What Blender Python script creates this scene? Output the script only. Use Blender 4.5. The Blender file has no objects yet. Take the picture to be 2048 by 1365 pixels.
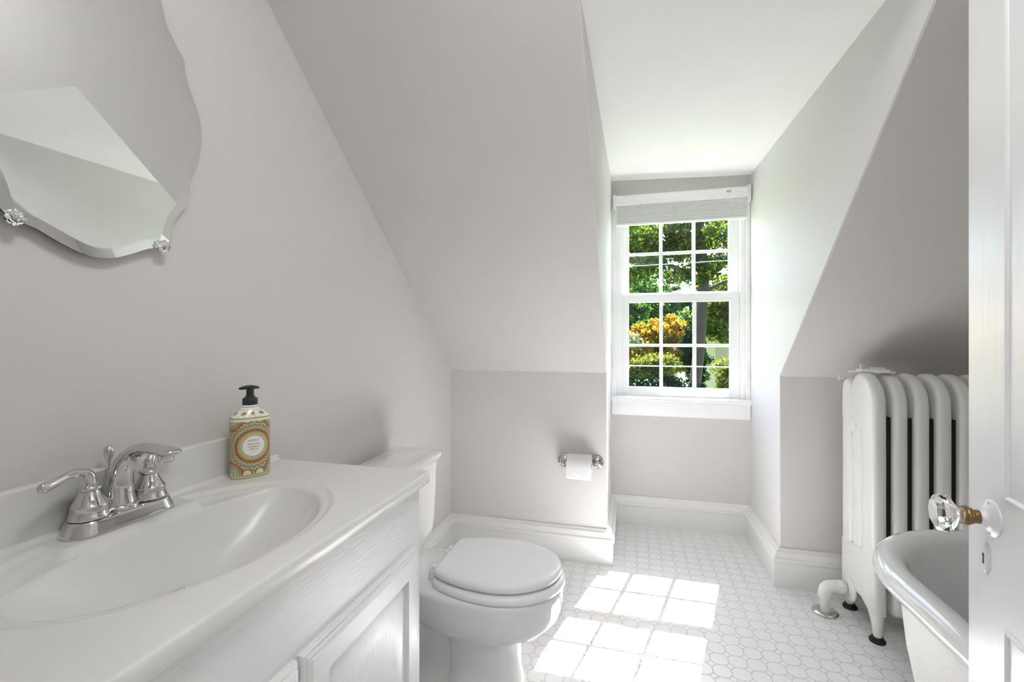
import bpy, bmesh, math, random
import numpy as np
from mathutils import Vector, Matrix
random.seed(7)
rng = np.random.default_rng(11)
S = bpy.context.scene
C = S.collection
PI = math.pi

# ------------------------------------------------------------------ camera
cd = bpy.data.cameras.new('camera'); cam = bpy.data.objects.new('camera', cd); C.objects.link(cam)
cam.location = (0, 0, 1.16); cam.rotation_euler = (PI/2, 0, math.atan(241/910.0))
cd.lens = 16.0; cd.sensor_width = 36.0; cd.shift_y = -7.5/2048; cd.clip_start = 0.02; cd.clip_end = 300
S.camera = cam
# ------------------------------------------------------------------ world, sun, fill light, exposure
W = bpy.data.worlds.new('sky'); S.world = W; W.use_nodes = True
wn = W.node_tree.nodes; wl = W.node_tree.links
for n in list(wn): wn.remove(n)
sky = wn.new('ShaderNodeTexSky'); sky.sky_type = 'NISHITA'; sky.sun_disc = False
sky.sun_elevation = math.radians(52); sky.sun_rotation = math.radians(14); sky.altitude = 100
sky.air_density = 1.0; sky.dust_density = 1.5
bg = wn.new('ShaderNodeBackground'); bg.inputs['Strength'].default_value = 0.20
wo = wn.new('ShaderNodeOutputWorld')
wl.new(sky.outputs[0], bg.inputs[0]); wl.new(bg.outputs[0], wo.inputs[0])
sl = bpy.data.lights.new('sun', 'SUN'); sl.energy = 12.0; sl.angle = math.radians(0.40); sl.color = (1, .98, .95)
so = bpy.data.objects.new('sun', sl); C.objects.link(so)
so.rotation_euler = Vector((.195, .77, 1.0)).to_track_quat('Z', 'Y').to_euler(); so.location = (3, 12, 15)
def area(name, loc, rot, sx, sy, power, col=(1, 1, 1)):
    l = bpy.data.lights.new(name, 'AREA'); l.shape = 'RECTANGLE'; l.size = sx; l.size_y = sy; l.energy = power; l.color = col
    o = bpy.data.objects.new(name, l); C.objects.link(o); o.location = loc; o.rotation_euler = rot; return o
area('hall_fill_light', (-.15, -.75, 2.33), (0, 0, 0), .9, .9, 2.5, (1, .98, .95))  # unseen fill light, added to brighten the room through the doorway
S.view_settings.view_transform = 'Standard'; S.view_settings.look = 'None'
S.view_settings.gamma = 1.0; S.view_settings.use_curve_mapping = False
S.view_settings.exposure = 2.36
FILL = 6.3                       # radiance of the added ceiling fill light
S.cycles.use_denoising = True
S.cycles.max_bounces = 16; S.cycles.diffuse_bounces = 8; S.cycles.glossy_bounces = 6
S.cycles.transmission_bounces = 12; S.cycles.transparent_max_bounces = 16
S.cycles.sample_clamp_indirect = 12.0; S.cycles.caustics_reflective = False; S.cycles.caustics_refractive = False

# ------------------------------------------------------------------ materials
class NT:
    def __init__(s, name):
        s.m = bpy.data.materials.new(name); s.m.use_nodes = True
        s.t = s.m.node_tree; s.p = s.t.nodes['Principled BSDF']; s.out = s.t.nodes['Material Output']
    def n(s, typ, **k):
        x = s.t.nodes.new(typ)
        for a, b in k.items(): setattr(x, a, b)
        return x
    def l(s, a, b): s.t.links.new(a, b)
    def val(s, sock, v):
        if isinstance(v, bpy.types.NodeSocket): s.l(v, sock)
        else: sock.default_value = v
    def math(s, op, a, b=None, c=None):
        x = s.n('ShaderNodeMath', operation=op); s.val(x.inputs[0], a)
        if b is not None: s.val(x.inputs[1], b)
        if c is not None: s.val(x.inputs[2], c)
        return x.outputs[0]
    def mixc(s, f, a, b):
        x = s.n('ShaderNodeMix', data_type='RGBA'); s.val(x.inputs['Factor'], f); s.val(x.inputs[6], a); s.val(x.inputs[7], b)
        return x.outputs[2]
    def ramp(s, f, stops, interp='CONSTANT'):
        x = s.n('ShaderNodeValToRGB'); r = x.color_ramp; r.interpolation = interp
        while len(r.elements) > 1: r.elements.remove(r.elements[-1])
        r.elements[0].position = stops[0][0]; r.elements[0].color = (*stops[0][1], 1)
        for p, c in stops[1:]:
            e = r.elements.new(p); e.color = (*c, 1)
        s.val(x.inputs[0], f); return x.outputs[0]
    def coord(s, which='Object'): return s.n('ShaderNodeTexCoord').outputs[which]
    def bump(s, h, strength, dist=.01):
        b = s.n('ShaderNodeBump'); b.inputs['Strength'].default_value = strength; b.inputs['Distance'].default_value = dist
        s.l(h, b.inputs['Height']); s.l(b.outputs[0], s.p.inputs['Normal'])

def mat(name, col, rough=.5, metal=0.0, nscale=0, nstr=0, vary=0, vscale=3, spec=.5, stretch=None, coat=0):
    k = NT(name); p = k.p
    p.inputs['Base Color'].default_value = (*col, 1); p.inputs['Roughness'].default_value = rough
    p.inputs['Metallic'].default_value = metal; p.inputs['Specular IOR Level'].default_value = spec
    if coat: p.inputs['Coat Weight'].default_value = coat; p.inputs['Coat Roughness'].default_value = .04
    co = k.coord()
    if stretch:
        mp = k.n('ShaderNodeMapping'); mp.inputs['Scale'].default_value = stretch; k.l(co, mp.inputs[0]); co2 = mp.outputs[0]
    else: co2 = co
    if nscale:
        nz = k.n('ShaderNodeTexNoise'); nz.inputs['Scale'].default_value = nscale; nz.inputs['Detail'].default_value = 4; k.l(co2, nz.inputs[0])
        k.bump(nz.outputs[0], nstr, .004)
    if vary:
        nz = k.n('ShaderNodeTexNoise'); nz.inputs['Scale'].default_value = vscale; nz.inputs['Detail'].default_value = 2; k.l(co, nz.inputs[0])
        f = k.math('MULTIPLY_ADD', nz.outputs[0], 2*vary, 1-vary)
        mx = k.n('ShaderNodeVectorMath', operation='SCALE'); mx.inputs[0].default_value = col; k.l(f, mx.inputs['Scale'])
        k.l(mx.outputs[0], p.inputs['Base Color'])
    return k.m

GREIGE = mat('greige_wall_paint', (.635, .617, .595), .55, nscale=90, nstr=.05, vary=.035, vscale=2.2, spec=.35)
CHEEK = mat('pale_dormer_paint', (.685, .676, .676), .55, nscale=90, nstr=.05, spec=.3)
CEIL = mat('white_ceiling_paint', (.88, .87, .875), .6, nscale=90, nstr=.04, spec=.3)
TRIM = mat('white_trim_paint', (.77, .77, .76), .35, nscale=30, nstr=.08)
TRIMW = mat('bright_white_window_paint', (.88, .88, .88), .35, nscale=40, nstr=.05)
VINYL = mat('white_vinyl', (.88, .88, .89), .35)
DOORP = mat('white_door_paint', (.74, .74, .75), .28, nscale=14, nstr=.10, stretch=(6, 6, .5))
CAB = mat('white_cabinet_paint_horizontal_grain', (.73, .73, .73), .33, nscale=22, nstr=.16, stretch=(14, 1, 14))
CABV = mat('white_cabinet_paint_vertical_grain', (.73, .73, .73), .33, nscale=22, nstr=.14, stretch=(14, 14, 1))
TOP = mat('cultured_marble', (.715, .71, .69), .27)
PORC = mat('porcelain', (.765, .76, .755), .07, coat=.5)
SEATP = mat('white_seat_plastic', (.80, .805, .82), .22)
ENAMEL = mat('tub_enamel', (.72, .73, .73), .10, coat=.5, nscale=25, nstr=.02)
TUBP = mat('tub_outside_paint', (.74, .74, .725), .40, nscale=160, nstr=.25)
RADP = mat('radiator_paint', (.73, .73, .705), .32, nscale=60, nstr=.12)
BLACK = mat('bare_iron_and_gap_shade', (.006, .006, .006), .6)
DARKM = mat('dark_iron', (.05, .05, .05), .45, metal=.6)
CHROME = mat('chrome', (.62, .615, .61), .05, metal=1)
BRASS = mat('aged_brass', (.26, .165, .075), .30, metal=1, nscale=200, nstr=.4)
PAPER = mat('toilet_tissue', (.76, .76, .765), .9, nscale=250, nstr=.15, spec=.1)
PUMP = mat('black_pump_plastic', (.018, .019, .021), .35)
INK = mat('label_ink', (.06, .05, .045), .6)
BLINDM = mat('blind_slat_white', (.88, .88, .87), .45)
k = NT('translucent_slat'); d_ = k.n('ShaderNodeBsdfDiffuse'); t_ = k.n('ShaderNodeBsdfTranslucent'); d_.inputs[0].default_value = t_.inputs[0].default_value = (.90, .90, .89, 1); x_ = k.n('ShaderNodeMixShader'); x_.inputs[0].default_value = .15; k.l(d_.outputs[0], x_.inputs[1]); k.l(t_.outputs[0], x_.inputs[2]); k.l(x_.outputs[0], k.out.inputs[0]); SLATM = k.m
CORD = mat('white_cord', (.82, .82, .80), .7)
GREYM = mat('grey_clip', (.42, .42, .40), .4)
BARK = mat('bark', (.045, .034, .026), .9, nscale=8, nstr=.8, vary=.3, vscale=5)
STUCCO = mat('yellow_stucco', (.30, .26, .15), .8)
ROOFM = mat('red_roof_tiles', (.22, .11, .09), .8, nscale=5, nstr=.4)
WHITEW = mat('pale_siding', (.30, .29, .27), .8)
WIRE = mat('wire_rubber', (.55, .55, .55), .6)
k = NT('lawn'); nz = k.n('ShaderNodeTexNoise'); nz.inputs['Scale'].default_value = .6; nz.inputs['Detail'].default_value = 6; k.l(k.coord(), nz.inputs[0])
k.l(k.ramp(nz.outputs[0], [(0, (.03, .07, .015)), (.5, (.08, .15, .03)), (.75, (.2, .2, .06))], 'LINEAR'), k.p.inputs['Base Color']); k.p.inputs['Roughness'].default_value = .9
LAWN = k.m

def glassy(name, rough=0.0, ior=1.5, col=(1, 1, 1)):
    k = NT(name); p = k.p
    p.inputs['Base Color'].default_value = (*col, 1); p.inputs['Transmission Weight'].default_value = 1
    p.inputs['Roughness'].default_value = rough; p.inputs['IOR'].default_value = ior; return k.m
CRYSTAL = glassy('crystal_glass', 0.0, 1.5)
CLIPG = glassy('clear_plastic', .05, 1.47)
k = NT('window_pane'); tr = k.n('ShaderNodeBsdfTransparent'); gl = k.n('ShaderNodeBsdfGlossy'); gl.inputs['Roughness'].default_value = .02
fr = k.n('ShaderNodeLayerWeight'); mx = k.n('ShaderNodeMixShader')
k.l(k.math('MULTIPLY_ADD', k.math('POWER', fr.outputs['Facing'], 5), .5, .02), mx.inputs[0]); k.l(tr.outputs[0], mx.inputs[1]); k.l(gl.outputs[0], mx.inputs[2]); k.l(mx.outputs[0], k.out.inputs[0])
PANE = k.m
MIRROR = mat('mirror_silver', (.93, .945, .935), .004, metal=1)

# octagon and dot mosaic floor
k = NT('octagon_dot_tile'); sx = k.n('ShaderNodeSeparateXYZ'); k.l(k.coord(), sx.inputs[0])
PT = .0622
def cell(o, off):
    a = k.math('MULTIPLY_ADD', o, 1/PT, -off/PT); a = k.math('FRACT', a); a = k.math('SUBTRACT', a, .5); return k.math('ABSOLUTE', a)
ax_ = cell(sx.outputs[0], .022); ay_ = cell(sx.outputs[1], 1.6225)
d1 = k.math('SUBTRACT', .5, k.math('MAXIMUM', ax_, ay_))
d2 = k.math('MULTIPLY', k.math('SUBTRACT', .74, k.math('ADD', ax_, ay_)), .7071)
inside = k.math('GREATER_THAN', d2, 0)
dd_ = k.math('ADD', k.math('MULTIPLY', inside, k.math('MINIMUM', d1, d2)), k.math('MULTIPLY', k.math('SUBTRACT', 1, inside), k.math('MULTIPLY', d2, -1)))
sm = k.n('ShaderNodeMapRange', interpolation_type='SMOOTHSTEP'); k.l(dd_, sm.inputs[0]); sm.inputs[1].default_value = .012; sm.inputs[2].default_value = .038
nz = k.n('ShaderNodeTexNoise'); nz.inputs['Scale'].default_value = 12; k.l(k.coord(), nz.inputs[0])
tile = k.mixc(nz.outputs[0], (.78, .78, .80, 1), (.82, .82, .835, 1))
k.l(k.mixc(sm.outputs[0], (.52, .52, .51, 1), tile), k.p.inputs['Base Color'])
k.l(k.math('MULTIPLY_ADD', sm.outputs[0], -.38, .60), k.p.inputs['Roughness'])
sm2 = k.n('ShaderNodeMapRange', interpolation_type='SMOOTHSTEP'); k.l(dd_, sm2.inputs[0]); sm2.inputs[1].default_value = .01; sm2.inputs[2].default_value = .07
k.bump(sm2.outputs[0], .35, .002)
TILE = k.m

def leafmat(name, stops, trans=.45):
    k = NT(name); g = k.n('ShaderNodeNewGeometry'); c = k.ramp(g.outputs['Random Per Island'], stops, 'LINEAR')
    d = k.n('ShaderNodeBsdfDiffuse'); t = k.n('ShaderNodeBsdfTranslucent'); k.l(c, d.inputs[0])
    b = k.n('ShaderNodeVectorMath', operation='MULTIPLY'); k.l(c, b.inputs[0]); b.inputs[1].default_value = (1.5, 1.45, .7)
    k.l(b.outputs[0], t.inputs[0]); m = k.n('ShaderNodeMixShader'); m.inputs[0].default_value = trans
    k.l(d.outputs[0], m.inputs[1]); k.l(t.outputs[0], m.inputs[2]); k.l(m.outputs[0], k.out.inputs[0]); return k.m
LEAF_OAK = leafmat('shade_tree_leaves', [(0, (.014, .045, .015)), (.5, (.035, .085, .02)), (.8, (.10, .13, .02)), (1, (.30, .27, .03))])
LEAF_DARK = leafmat('dark_evergreen_leaves', [(0, (.006, .020, .012)), (1, (.014, .036, .016))], .2)
LEAF_MID = leafmat('mid_green_leaves', [(0, (.02, .06, .02)), (1, (.055, .12, .04))])
LEAF_GOLD = leafmat('golden_leaves', [(0, (.10, .10, .02)), (.5, (.21, .145, .025)), (1, (.26, .12, .03))])
LEAF_LIME = leafmat('yellow_green_leaves', [(0, (.04, .065, .015)), (.6, (.10, .125, .03)), (1, (.18, .18, .07))])
LEAF_PALE = leafmat('pale_leaves', [(0, (.12, .15, .11)), (1, (.2, .22, .18))])

# ------------------------------------------------------------------ mesh helpers
class M:
    def __init__(s): s.v = []; s.f = []; s.mi = []; s.cur = 0
    def add(s, vs, fs):
        b = len(s.v); s.v += [tuple(map(float, q)) for q in vs]
        for f in fs: s.f.append([b+i for i in f]); s.mi.append(s.cur)
        return s
    def box(s, x0, x1, y0, y1, z0, z1):
        vs = [(x, y, z) for z in (z0, z1) for y in (y0, y1) for x in (x0, x1)]
        return s.add(vs, [(0, 2, 3, 1), (4, 5, 7, 6), (0, 1, 5, 4), (2, 6, 7, 3), (0, 4, 6, 2), (1, 3, 7, 5)])
    def hexa(s, lo, hi):      # lo: 4 points ring, hi: 4 points ring
        return s.loft([lo, hi])
    def loft(s, rings, cap0=True, cap1=True, closed=True):
        n = len(rings[0]); vs = [p for r in rings for p in r]; fs = []
        for a in range(len(rings)-1):
            for i in range(n if closed else n-1):
                j = (i+1) % n; fs.append((a*n+i, a*n+j, (a+1)*n+j, (a+1)*n+i))
        if cap0: fs.append(tuple(range(n-1, -1, -1)))
        if cap1: fs.append(tuple((len(rings)-1)*n+i for i in range(n)))
        return s.add(vs, fs)
    def lathe(s, prof, org=(0, 0, 0), axis=(0, 0, 1), seg=32, sy=1.0, cap=True):
        q = Vector(axis).to_track_quat('Z', 'Y'); o = Vector(org); rings = []
        for r, z in prof:
            rings.append([tuple(o + q @ Vector((r*math.cos(2*PI*i/seg), sy*r*math.sin(2*PI*i/seg), z))) for i in range(seg)])
        return s.loft(rings, cap, cap)
    def tube(s, path, rad, seg=16, up=(0, 0, 1), cap=True):
        P = [Vector(p) for p in path]; rings = []; prev = None
        for i, p in enumerate(P):
            t = (P[min(i+1, len(P)-1)] - P[max(i-1, 0)]).normalized()
            if prev is None:
                u = Vector(up); u = (u - t*u.dot(t))
                if u.length < 1e-4: u = Vector((1, 0, 0)) - t*t.x
                u.normalize()
            else:
                u = (prev - t*prev.dot(t)).normalized()
            prev = u; w = t.cross(u); r = rad[i] if isinstance(rad, (list, tuple)) else rad
            ru, rw = r if isinstance(r, tuple) else (r, r)
            rings.append([tuple(p + u*ru*math.cos(2*PI*k/seg) + w*rw*math.sin(2*PI*k/seg)) for k in range(seg)])
        return s.loft(rings, cap, cap)
    def prism(s, poly, lo, hi, ax=0):     # poly in the two other axes, extruded along axis ax
        def pt(q, d):
            l = list(q); l.insert(ax, d); return tuple(l)
        return s.loft([[pt(q, lo) for q in poly], [pt(q, hi) for q in poly]])
    def pillow(s, poly, xc, h, r, ax=0, steps=4):   # rounded-edge slab with outline poly
        n = len(poly); P = np.array(poly, float); e = np.roll(P, -1, 0)-np.roll(P, 1, 0)
        nm = np.c_[e[:, 1], -e[:, 0]]; nm /= np.linalg.norm(nm, axis=1)[:, None]+1e-12
        area_ = .5*np.sum(P[:, 0]*np.roll(P[:, 1], -1)-np.roll(P[:, 0], -1)*P[:, 1])
        if area_ < 0: nm = -nm
        rings = []
        def ring(x, ins):
            Q = P-nm*ins; o = []
            for q in Q:
                l = [q[0], q[1]]; l.insert(ax, xc+x); o.append(tuple(l))
            return o
        for i in range(steps+1):
            a = PI/2*i/steps; rings.append(ring(-h+r*(1-math.sin(a)), r*(1-math.cos(PI/2-a)) if False else r*(1-math.sin(PI/2-(PI/2-a)))))
        rings = []
        for i in range(steps+1):
            a = PI/2*i/steps; rings.append(ring(-h+r-r*math.cos(a), r-r*math.sin(a)))
        for i in range(steps, -1, -1):
            a = PI/2*i/steps; rings.append(ring(h-r+r*math.cos(a), r-r*math.sin(a)))
        return s.loft(rings)
    def framed(s, y0, y1, z0, z1, steps, x0=0, ax=0, sgn=1):   # concentric rectangles: steps of (inset, height)
        rings = []
        for ins, h in steps:
            q = [(y0+ins, z0+ins), (y1-ins, z0+ins), (y1-ins, z1-ins), (y0+ins, z1-ins)]
            o = []
            for a in q:
                l = [a[0], a[1]]; l.insert(ax, x0+sgn*h); o.append(tuple(l))
            rings.append(o)
        return s.loft(rings)

def origin(o):
    p = Vector((0, 0, 0))
    while o is not None: p += Vector(o.location); o = o.parent
    return p
def build(name, m, mt, parent=None, local=False, smooth=35, bevel=0, bseg=2, loc=None):
    me = bpy.data.meshes.new(name)
    off = Vector((0, 0, 0))
    if parent is not None and not local: off = origin(parent)
    if loc is not None: off = Vector(loc)
    me.from_pydata([(x-off[0], y-off[1], z-off[2]) for x, y, z in m.v], [], m.f); me.update()
    b = bmesh.new(); b.from_mesh(me); bmesh.ops.recalc_face_normals(b, faces=b.faces[:]); b.to_mesh(me); b.free()
    for t in (mt if isinstance(mt, (list, tuple)) else [mt]): me.materials.append(t)
    if isinstance(mt, (list, tuple)): me.polygons.foreach_set('material_index', m.mi)
    if smooth:
        me.polygons.foreach_set('use_smooth', [True]*len(me.polygons)); me.set_sharp_from_angle(angle=math.radians(smooth))
    o = bpy.data.objects.new(name, me); C.objects.link(o)
    if parent is not None: o.parent = parent
    if loc is not None: o.location = loc
    if bevel:
        bm_ = o.modifiers.new('bevel', 'BEVEL'); bm_.width = bevel; bm_.segments = bseg; bm_.limit_method = 'ANGLE'; bm_.angle_limit = math.radians(40)
        bm_.harden_normals = False
    return o
def thing(name, loc, label, cat, group=None, rot=None):
    o = bpy.data.objects.new(name, None); C.objects.link(o); o.location = loc; o.empty_display_size = .05
    if rot: o.rotation_euler = rot
    return tag(o, label, cat, group)
def tag(o, label, cat, group=None):
    o['label'] = label; o['category'] = cat
    if group: o['group'] = group
    return o
def struct(o, label, cat):
    o['kind'] = 'structure'; return tag(o, label, cat)
def catmull(pts, n=8, closed=False):
    P = [np.array(p, float) for p in pts]; out = []; N = len(P)
    rngi = range(N) if closed else range(N-1)
    for i in rngi:
        p0 = P[(i-1) % N] if closed or i > 0 else P[0]; p1 = P[i]; p2 = P[(i+1) % N]; p3 = P[(i+2) % N] if closed or i+2 < N else P[-1]
        for t in np.arange(n)/n:
            out.append(tuple(.5*((2*p1)+(-p0+p2)*t+(2*p0-5*p1+4*p2-p3)*t*t+(-p0+3*p1-3*p2+p3)*t**3)))
    if not closed: out.append(tuple(P[-1]))
    return out

# ------------------------------------------------------------------ room dimensions
XL, XR = -.988, 1.42             # left and right walls
KY = 2.39                        # knee wall
KZ = .977; SL = .842             # top of the knee wall, slope of the roof
DL, DR = -.129, .67              # dormer cheeks
WY = 2.946                       # window wall
NY = .18                         # near wall (doorway)
CZ = 2.356; CYF = KY-(CZ-KZ)/SL
def ysl(z): return KY-(z-KZ)/SL
def zsl(y): return KZ+SL*(KY-y)
ZFL, ZFR, ZWL, ZWR = 2.035, 2.075, 2.152, 2.117      # the old dormer ceiling sags towards its front left corner
def dz(x): return ZFL+(x-DL)/(DR-DL)*(ZFR-ZFL)

# ------------------------------------------------------------------ room shell
struct(build('floor', M().box(-1.12, 1.56, -1.6, 3.1, -.1, 0), TILE, smooth=0), 'white octagon and dot mosaic tile floor', 'floor')
struct(build('wall_left', M().box(XL-.12, XL, .06, 2.52, 0, 2.5), GREIGE, smooth=0), 'greige plaster wall behind the sink with the mirror on it', 'wall')
struct(build('wall_right', M().box(XR, XR+.12, .06, 2.52, 0, 2.5), GREIGE, smooth=0), 'greige plaster wall beyond the tub', 'wall')
struct(build('wall_back_left', M().box(XL-.05, DL-.003, KY, KY+.1, 0, KZ+.02), GREIGE, smooth=0), 'low greige knee wall behind the toilet', 'wall')
struct(build('wall_back_right', M().box(DR+.003, XR+.05, KY, KY+.1, 0, KZ+.02), GREIGE, smooth=0), 'low greige knee wall behind the radiator', 'wall')
def cheek(name, x0, x1, zt, label):
    e = .004
    poly = [(KY+.003, 0), (WY+.12, 0), (WY+.12, zt), (ysl(zt)+.003, zt+e), (KY+.003, KZ+e)]
    struct(build(name, M().prism(poly, x0, x1, 0), CHEEK, smooth=0), label, 'wall')
cheek('wall_dormer_left', DL-.1, DL, 2.2, 'pale left cheek wall of the dormer')
cheek('wall_dormer_right', DR, DR+.1, 2.2, 'pale right cheek wall of the dormer')
m = M()
for x0, x1 in ((XL-.1, DL-.003), (DR+.003, XR+.1)):
    m.prism([(KY+.12, zsl(KY+.12)), (CYF-.02, zsl(CYF-.02)), (CYF-.02, zsl(CYF-.02)+.12), (KY+.12, zsl(KY+.12)+.12)], x0, x1, 0)
lo = []; hi = []
for x in (DL-.003, DR+.003):
    yf = ysl(dz(x)); a = [(x, yf, dz(x)), (x, CYF-.02, zsl(CYF-.02)), (x, CYF-.02, zsl(CYF-.02)+.12), (x, yf, dz(x)+.12)]
    (lo if not lo else hi).extend(a)
m.hexa(lo, hi)
struct(build('ceiling_slope', m, GREIGE, smooth=0), 'greige sloped ceiling under the roof with the dormer cut into it', 'ceiling')
lo = [(DL-.003, ysl(dz(DL)), dz(DL)), (DR+.003, ysl(dz(DR)), dz(DR)), (DR+.003, WY+.1, ZWR), (DL-.003, WY+.1, ZWL)]
struct(build('ceiling_dormer', M().hexa(lo, [(x, y, z+.08) for x, y, z in lo]), CEIL, smooth=0), 'white flat ceiling of the dormer', 'ceiling')
struct(build('ceiling', M().box(XL-.1, XR+.1, .06, CYF+.005, CZ, CZ+.12), CEIL, smooth=0), 'flat ceiling over the doorway side', 'ceiling')
m = M().box(XL-.1, -.42, .06, NY, 0, 2.5).box(.44, XR+.1, .06, NY, 0, 2.5).box(-.42, .44, .06, NY, 2.04, 2.5)
struct(build('wall_near', m, GREIGE, smooth=0), 'wall with the doorway the view is taken from', 'wall')
m = M().box(DL-.02, DR+.02, WY, WY+.14, 0, .775).box(DL-.02, DR+.02, WY, WY+.14, 2.047, 2.3)
struct(build('wall_window', m, GREIGE, smooth=0), 'greige wall below and above the dormer window', 'wall')
# hallway behind the doorway
struct(build('wall_hall_left', M().box(-.95, -.85, -1.5, .06, 0, 2.5), GREIGE, smooth=0), 'hallway wall left of the doorway', 'wall')
struct(build('wall_hall_right', M().box(.95, 1.05, -1.5, .06, 0, 2.5), GREIGE, smooth=0), 'hallway wall right of the doorway', 'wall')
struct(build('wall_hall_far', M().box(-.95, 1.05, -1.6, -1.5, 0, 2.5), GREIGE, smooth=0), 'hallway wall facing the doorway', 'wall')
struct(build('ceiling_hall', M().box(-.95, 1.05, -1.6, .06, 2.4, 2.5), CEIL, smooth=0), 'hallway ceiling', 'ceiling')

# baseboards: one mitred run per wall
PROF = [(0, 0), (.032, 0), (.032, .108), (.030, .112), (.036, .116), (.040, .124), (.037, .132), (.029, .136), (.027, .150), (.022, .160), (.012, .166), (.008, .172), (0, .172)]
PATH = [(XL, 1.09), (XL, KY), (DL, KY), (DL, WY), (DR, WY), (DR, KY), (XR, KY), (XR, .2)]
NRM = [(1, 0), (0, -1), (1, 0), (0, -1), (-1, 0), (0, -1), (-1, 0)]
BN = [('baseboard_left', 'white baseboard along the wall behind the toilet tank'), ('baseboard_back_left', 'white baseboard under the toilet paper holder'),
      ('baseboard_dormer_left', 'white baseboard on the left cheek of the dormer'), ('baseboard_window', 'white baseboard below the dormer window'),
      ('baseboard_dormer_right', 'white baseboard on the right cheek of the dormer'), ('baseboard_back_right', 'white baseboard beside the radiator'),
      ('baseboard_right', 'white baseboard behind the tub')]
for i, (nm, lb) in enumerate(BN):
    def off(j, d):
        ns = [NRM[q] for q in (j-1, j) if 0 <= q < len(NRM)]
        if len(ns) == 1: mvec = np.array(ns[0], float)
        else:
            a, b = np.array(ns[0], float), np.array(ns[1], float); mvec = (a+b)/(1+a@b)
        return np.array(PATH[j])+d*mvec
    r0 = [(*off(i, d), z) for d, z in PROF]; r1 = [(*off(i+1, d), z) for d, z in PROF]
    struct(build(nm, M().loft([r0, r1]), TRIM, smooth=25), lb, 'baseboard')

# unseen fill light added on the ceiling, shaped as a flush fixture
k = NT('fill_light_glow'); em = k.n('ShaderNodeEmission'); em.inputs[0].default_value = (.97, .98, 1, 1); em.inputs[1].default_value = FILL; k.l(em.outputs[0], k.out.inputs[0]); FILL_GLOW = k.m
lp = thing('ceiling_fill_light', (.05, .46, CZ), 'unseen round fill light added over the doorway side of the bathroom', 'fill light')
build('base', M().lathe([(.17, 0), (.17, -.02), (.15, -.03)], (.05, .46, CZ)), TRIMW, lp)
build('diffuser', M().lathe([(.15, -.03), (.145, -.06), (.12, -.085), (.07, -.10), (.01, -.105)], (.05, .46, CZ)), FILL_GLOW, lp)

# ------------------------------------------------------------------ window
win = bpy.data.objects.new('window_1', None); C.objects.link(win); win.location = (.27, WY, .79)
struct(win, 'white double hung dormer window with twelve visible panes', 'window')
m = M()
m.box(DL, -.098, WY-.008, 3.09, .76, 2.047).box(.648, DR, WY-.008, 3.09, .76, 2.047)            # side casings
m.box(-.098, -.066, WY+.014, 3.09, .79, 2.047).box(.620, .648, WY+.014, 3.09, .79, 2.047)       # stops
m.box(-.098, .648, WY+.02, 3.09, 1.985, 2.047).box(-.098, .648, WY+.012, 3.09, .770, .792)
build('frame', m, TRIMW, win, bevel=.003)
def sash(name, x0, x1, z0, z1, y0, y1, gx0, gx1, gz0, gz1, mz):
    f = M().box(x0, gx0, y0, y1, z0, z1).box(gx1, x1, y0, y1, z0, z1).box(gx0, gx1, y0, y1, z0, gz0).box(gx0, gx1, y0, y1, gz1, z1)
    s = build(name, f, VINYL, win, bevel=.003)
    g = M(); ym = (y0+y1)/2
    for a, b in ((.163, .183), (.357, .378)): g.box(a, b, ym-.007, ym+.007, gz0, gz1)
    g.box(gx0, gx1, ym-.006, ym+.006, mz-.009, mz+.009)
    build('muntin_grille', g, VINYL, s, bevel=.002)
    build('pane', M().box(gx0-.003, gx1+.003, ym+.008, ym+.011, gz0-.003, gz1+.003), PANE, s, smooth=0)
    return s
lowers = sash('lower_sash', -.066, .620, .792, 1.430, WY+.030, WY+.062, -.022, .566, .847, 1.378, 1.109)
uppers = sash('upper_sash', -.066, .620, 1.405, 1.985, WY+.068, WY+.100, -.022, .566, 1.441, 1.945, 1.690)
build('sash_lock', M().box(.235, .305, WY+.035, WY+.066, 1.430, 1.438).lathe([(.012, 0), (.012, .008), (.006, .012)], (.27, WY+.05, 1.438), seg=16).box(.25, .30, WY+.036, WY+.048, 1.440, 1.447), VINYL, lowers, bevel=.001)
build('vent_latch', M().box(-.052, -.042, WY+.06, WY+.070, 1.53, 1.585), VINYL, uppers, bevel=.001)
stool = [(WY+.02, .792), (WY-.030, .790), (WY-.038, .784), (WY-.040, .776), (WY-.037, .767), (WY-.030, .764), (WY+.02, .764)]
sl_ = build('window_sill', M().prism(stool, DL+.001, DR+.004, 0), TRIMW, win, smooth=40)
ap = [(WY+.0, .764), (WY-.024, .764), (WY-.024, .752), (WY-.018, .744), (WY-.016, .700), (WY-.012, .690), (WY-.012, .674), (WY, .672)]
build('apron', M().prism(ap, DL+.003, DR-.003, 0), TRIMW, win, smooth=30)

# blind, raised to the top of the window
bl = thing('window_blind', (.275, WY-.03, 1.85), 'white raised slat blind bunched under the top of the window', 'blind')
hr = [(WY-.044, 1.974), (WY-.050, 1.984), (WY-.050, 2.030), (WY-.044, 2.038), (WY-.012, 2.038), (WY-.012, 1.974)]
build('headrail', M().prism(hr, -.100, .645, 0), TRIMW, bl, smooth=30)
m = M()
for i in range(20):
    z = 1.869+i*.0052; w = .0005*rng.normal(); y = WY-.033+.002*rng.normal()
    m.add([(-.096, y-.013, z-.0005), (.642, y-.013, z-.0005+w), (.642, y+.013, z+.0006+w), (-.096, y+.013, z+.0006),
           (-.096, y-.013, z+.0033), (.642, y-.013, z+.0033+w), (.642, y+.013, z+.0036+w), (-.096, y+.013, z+.0036)],
          [(0, 3, 2, 1), (4, 5, 6, 7), (0, 1, 5, 4), (2, 3, 7, 6), (1, 2, 6, 5), (0, 4, 7, 3)])
build('slat_stack', m, SLATM, bl, smooth=0)
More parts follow.
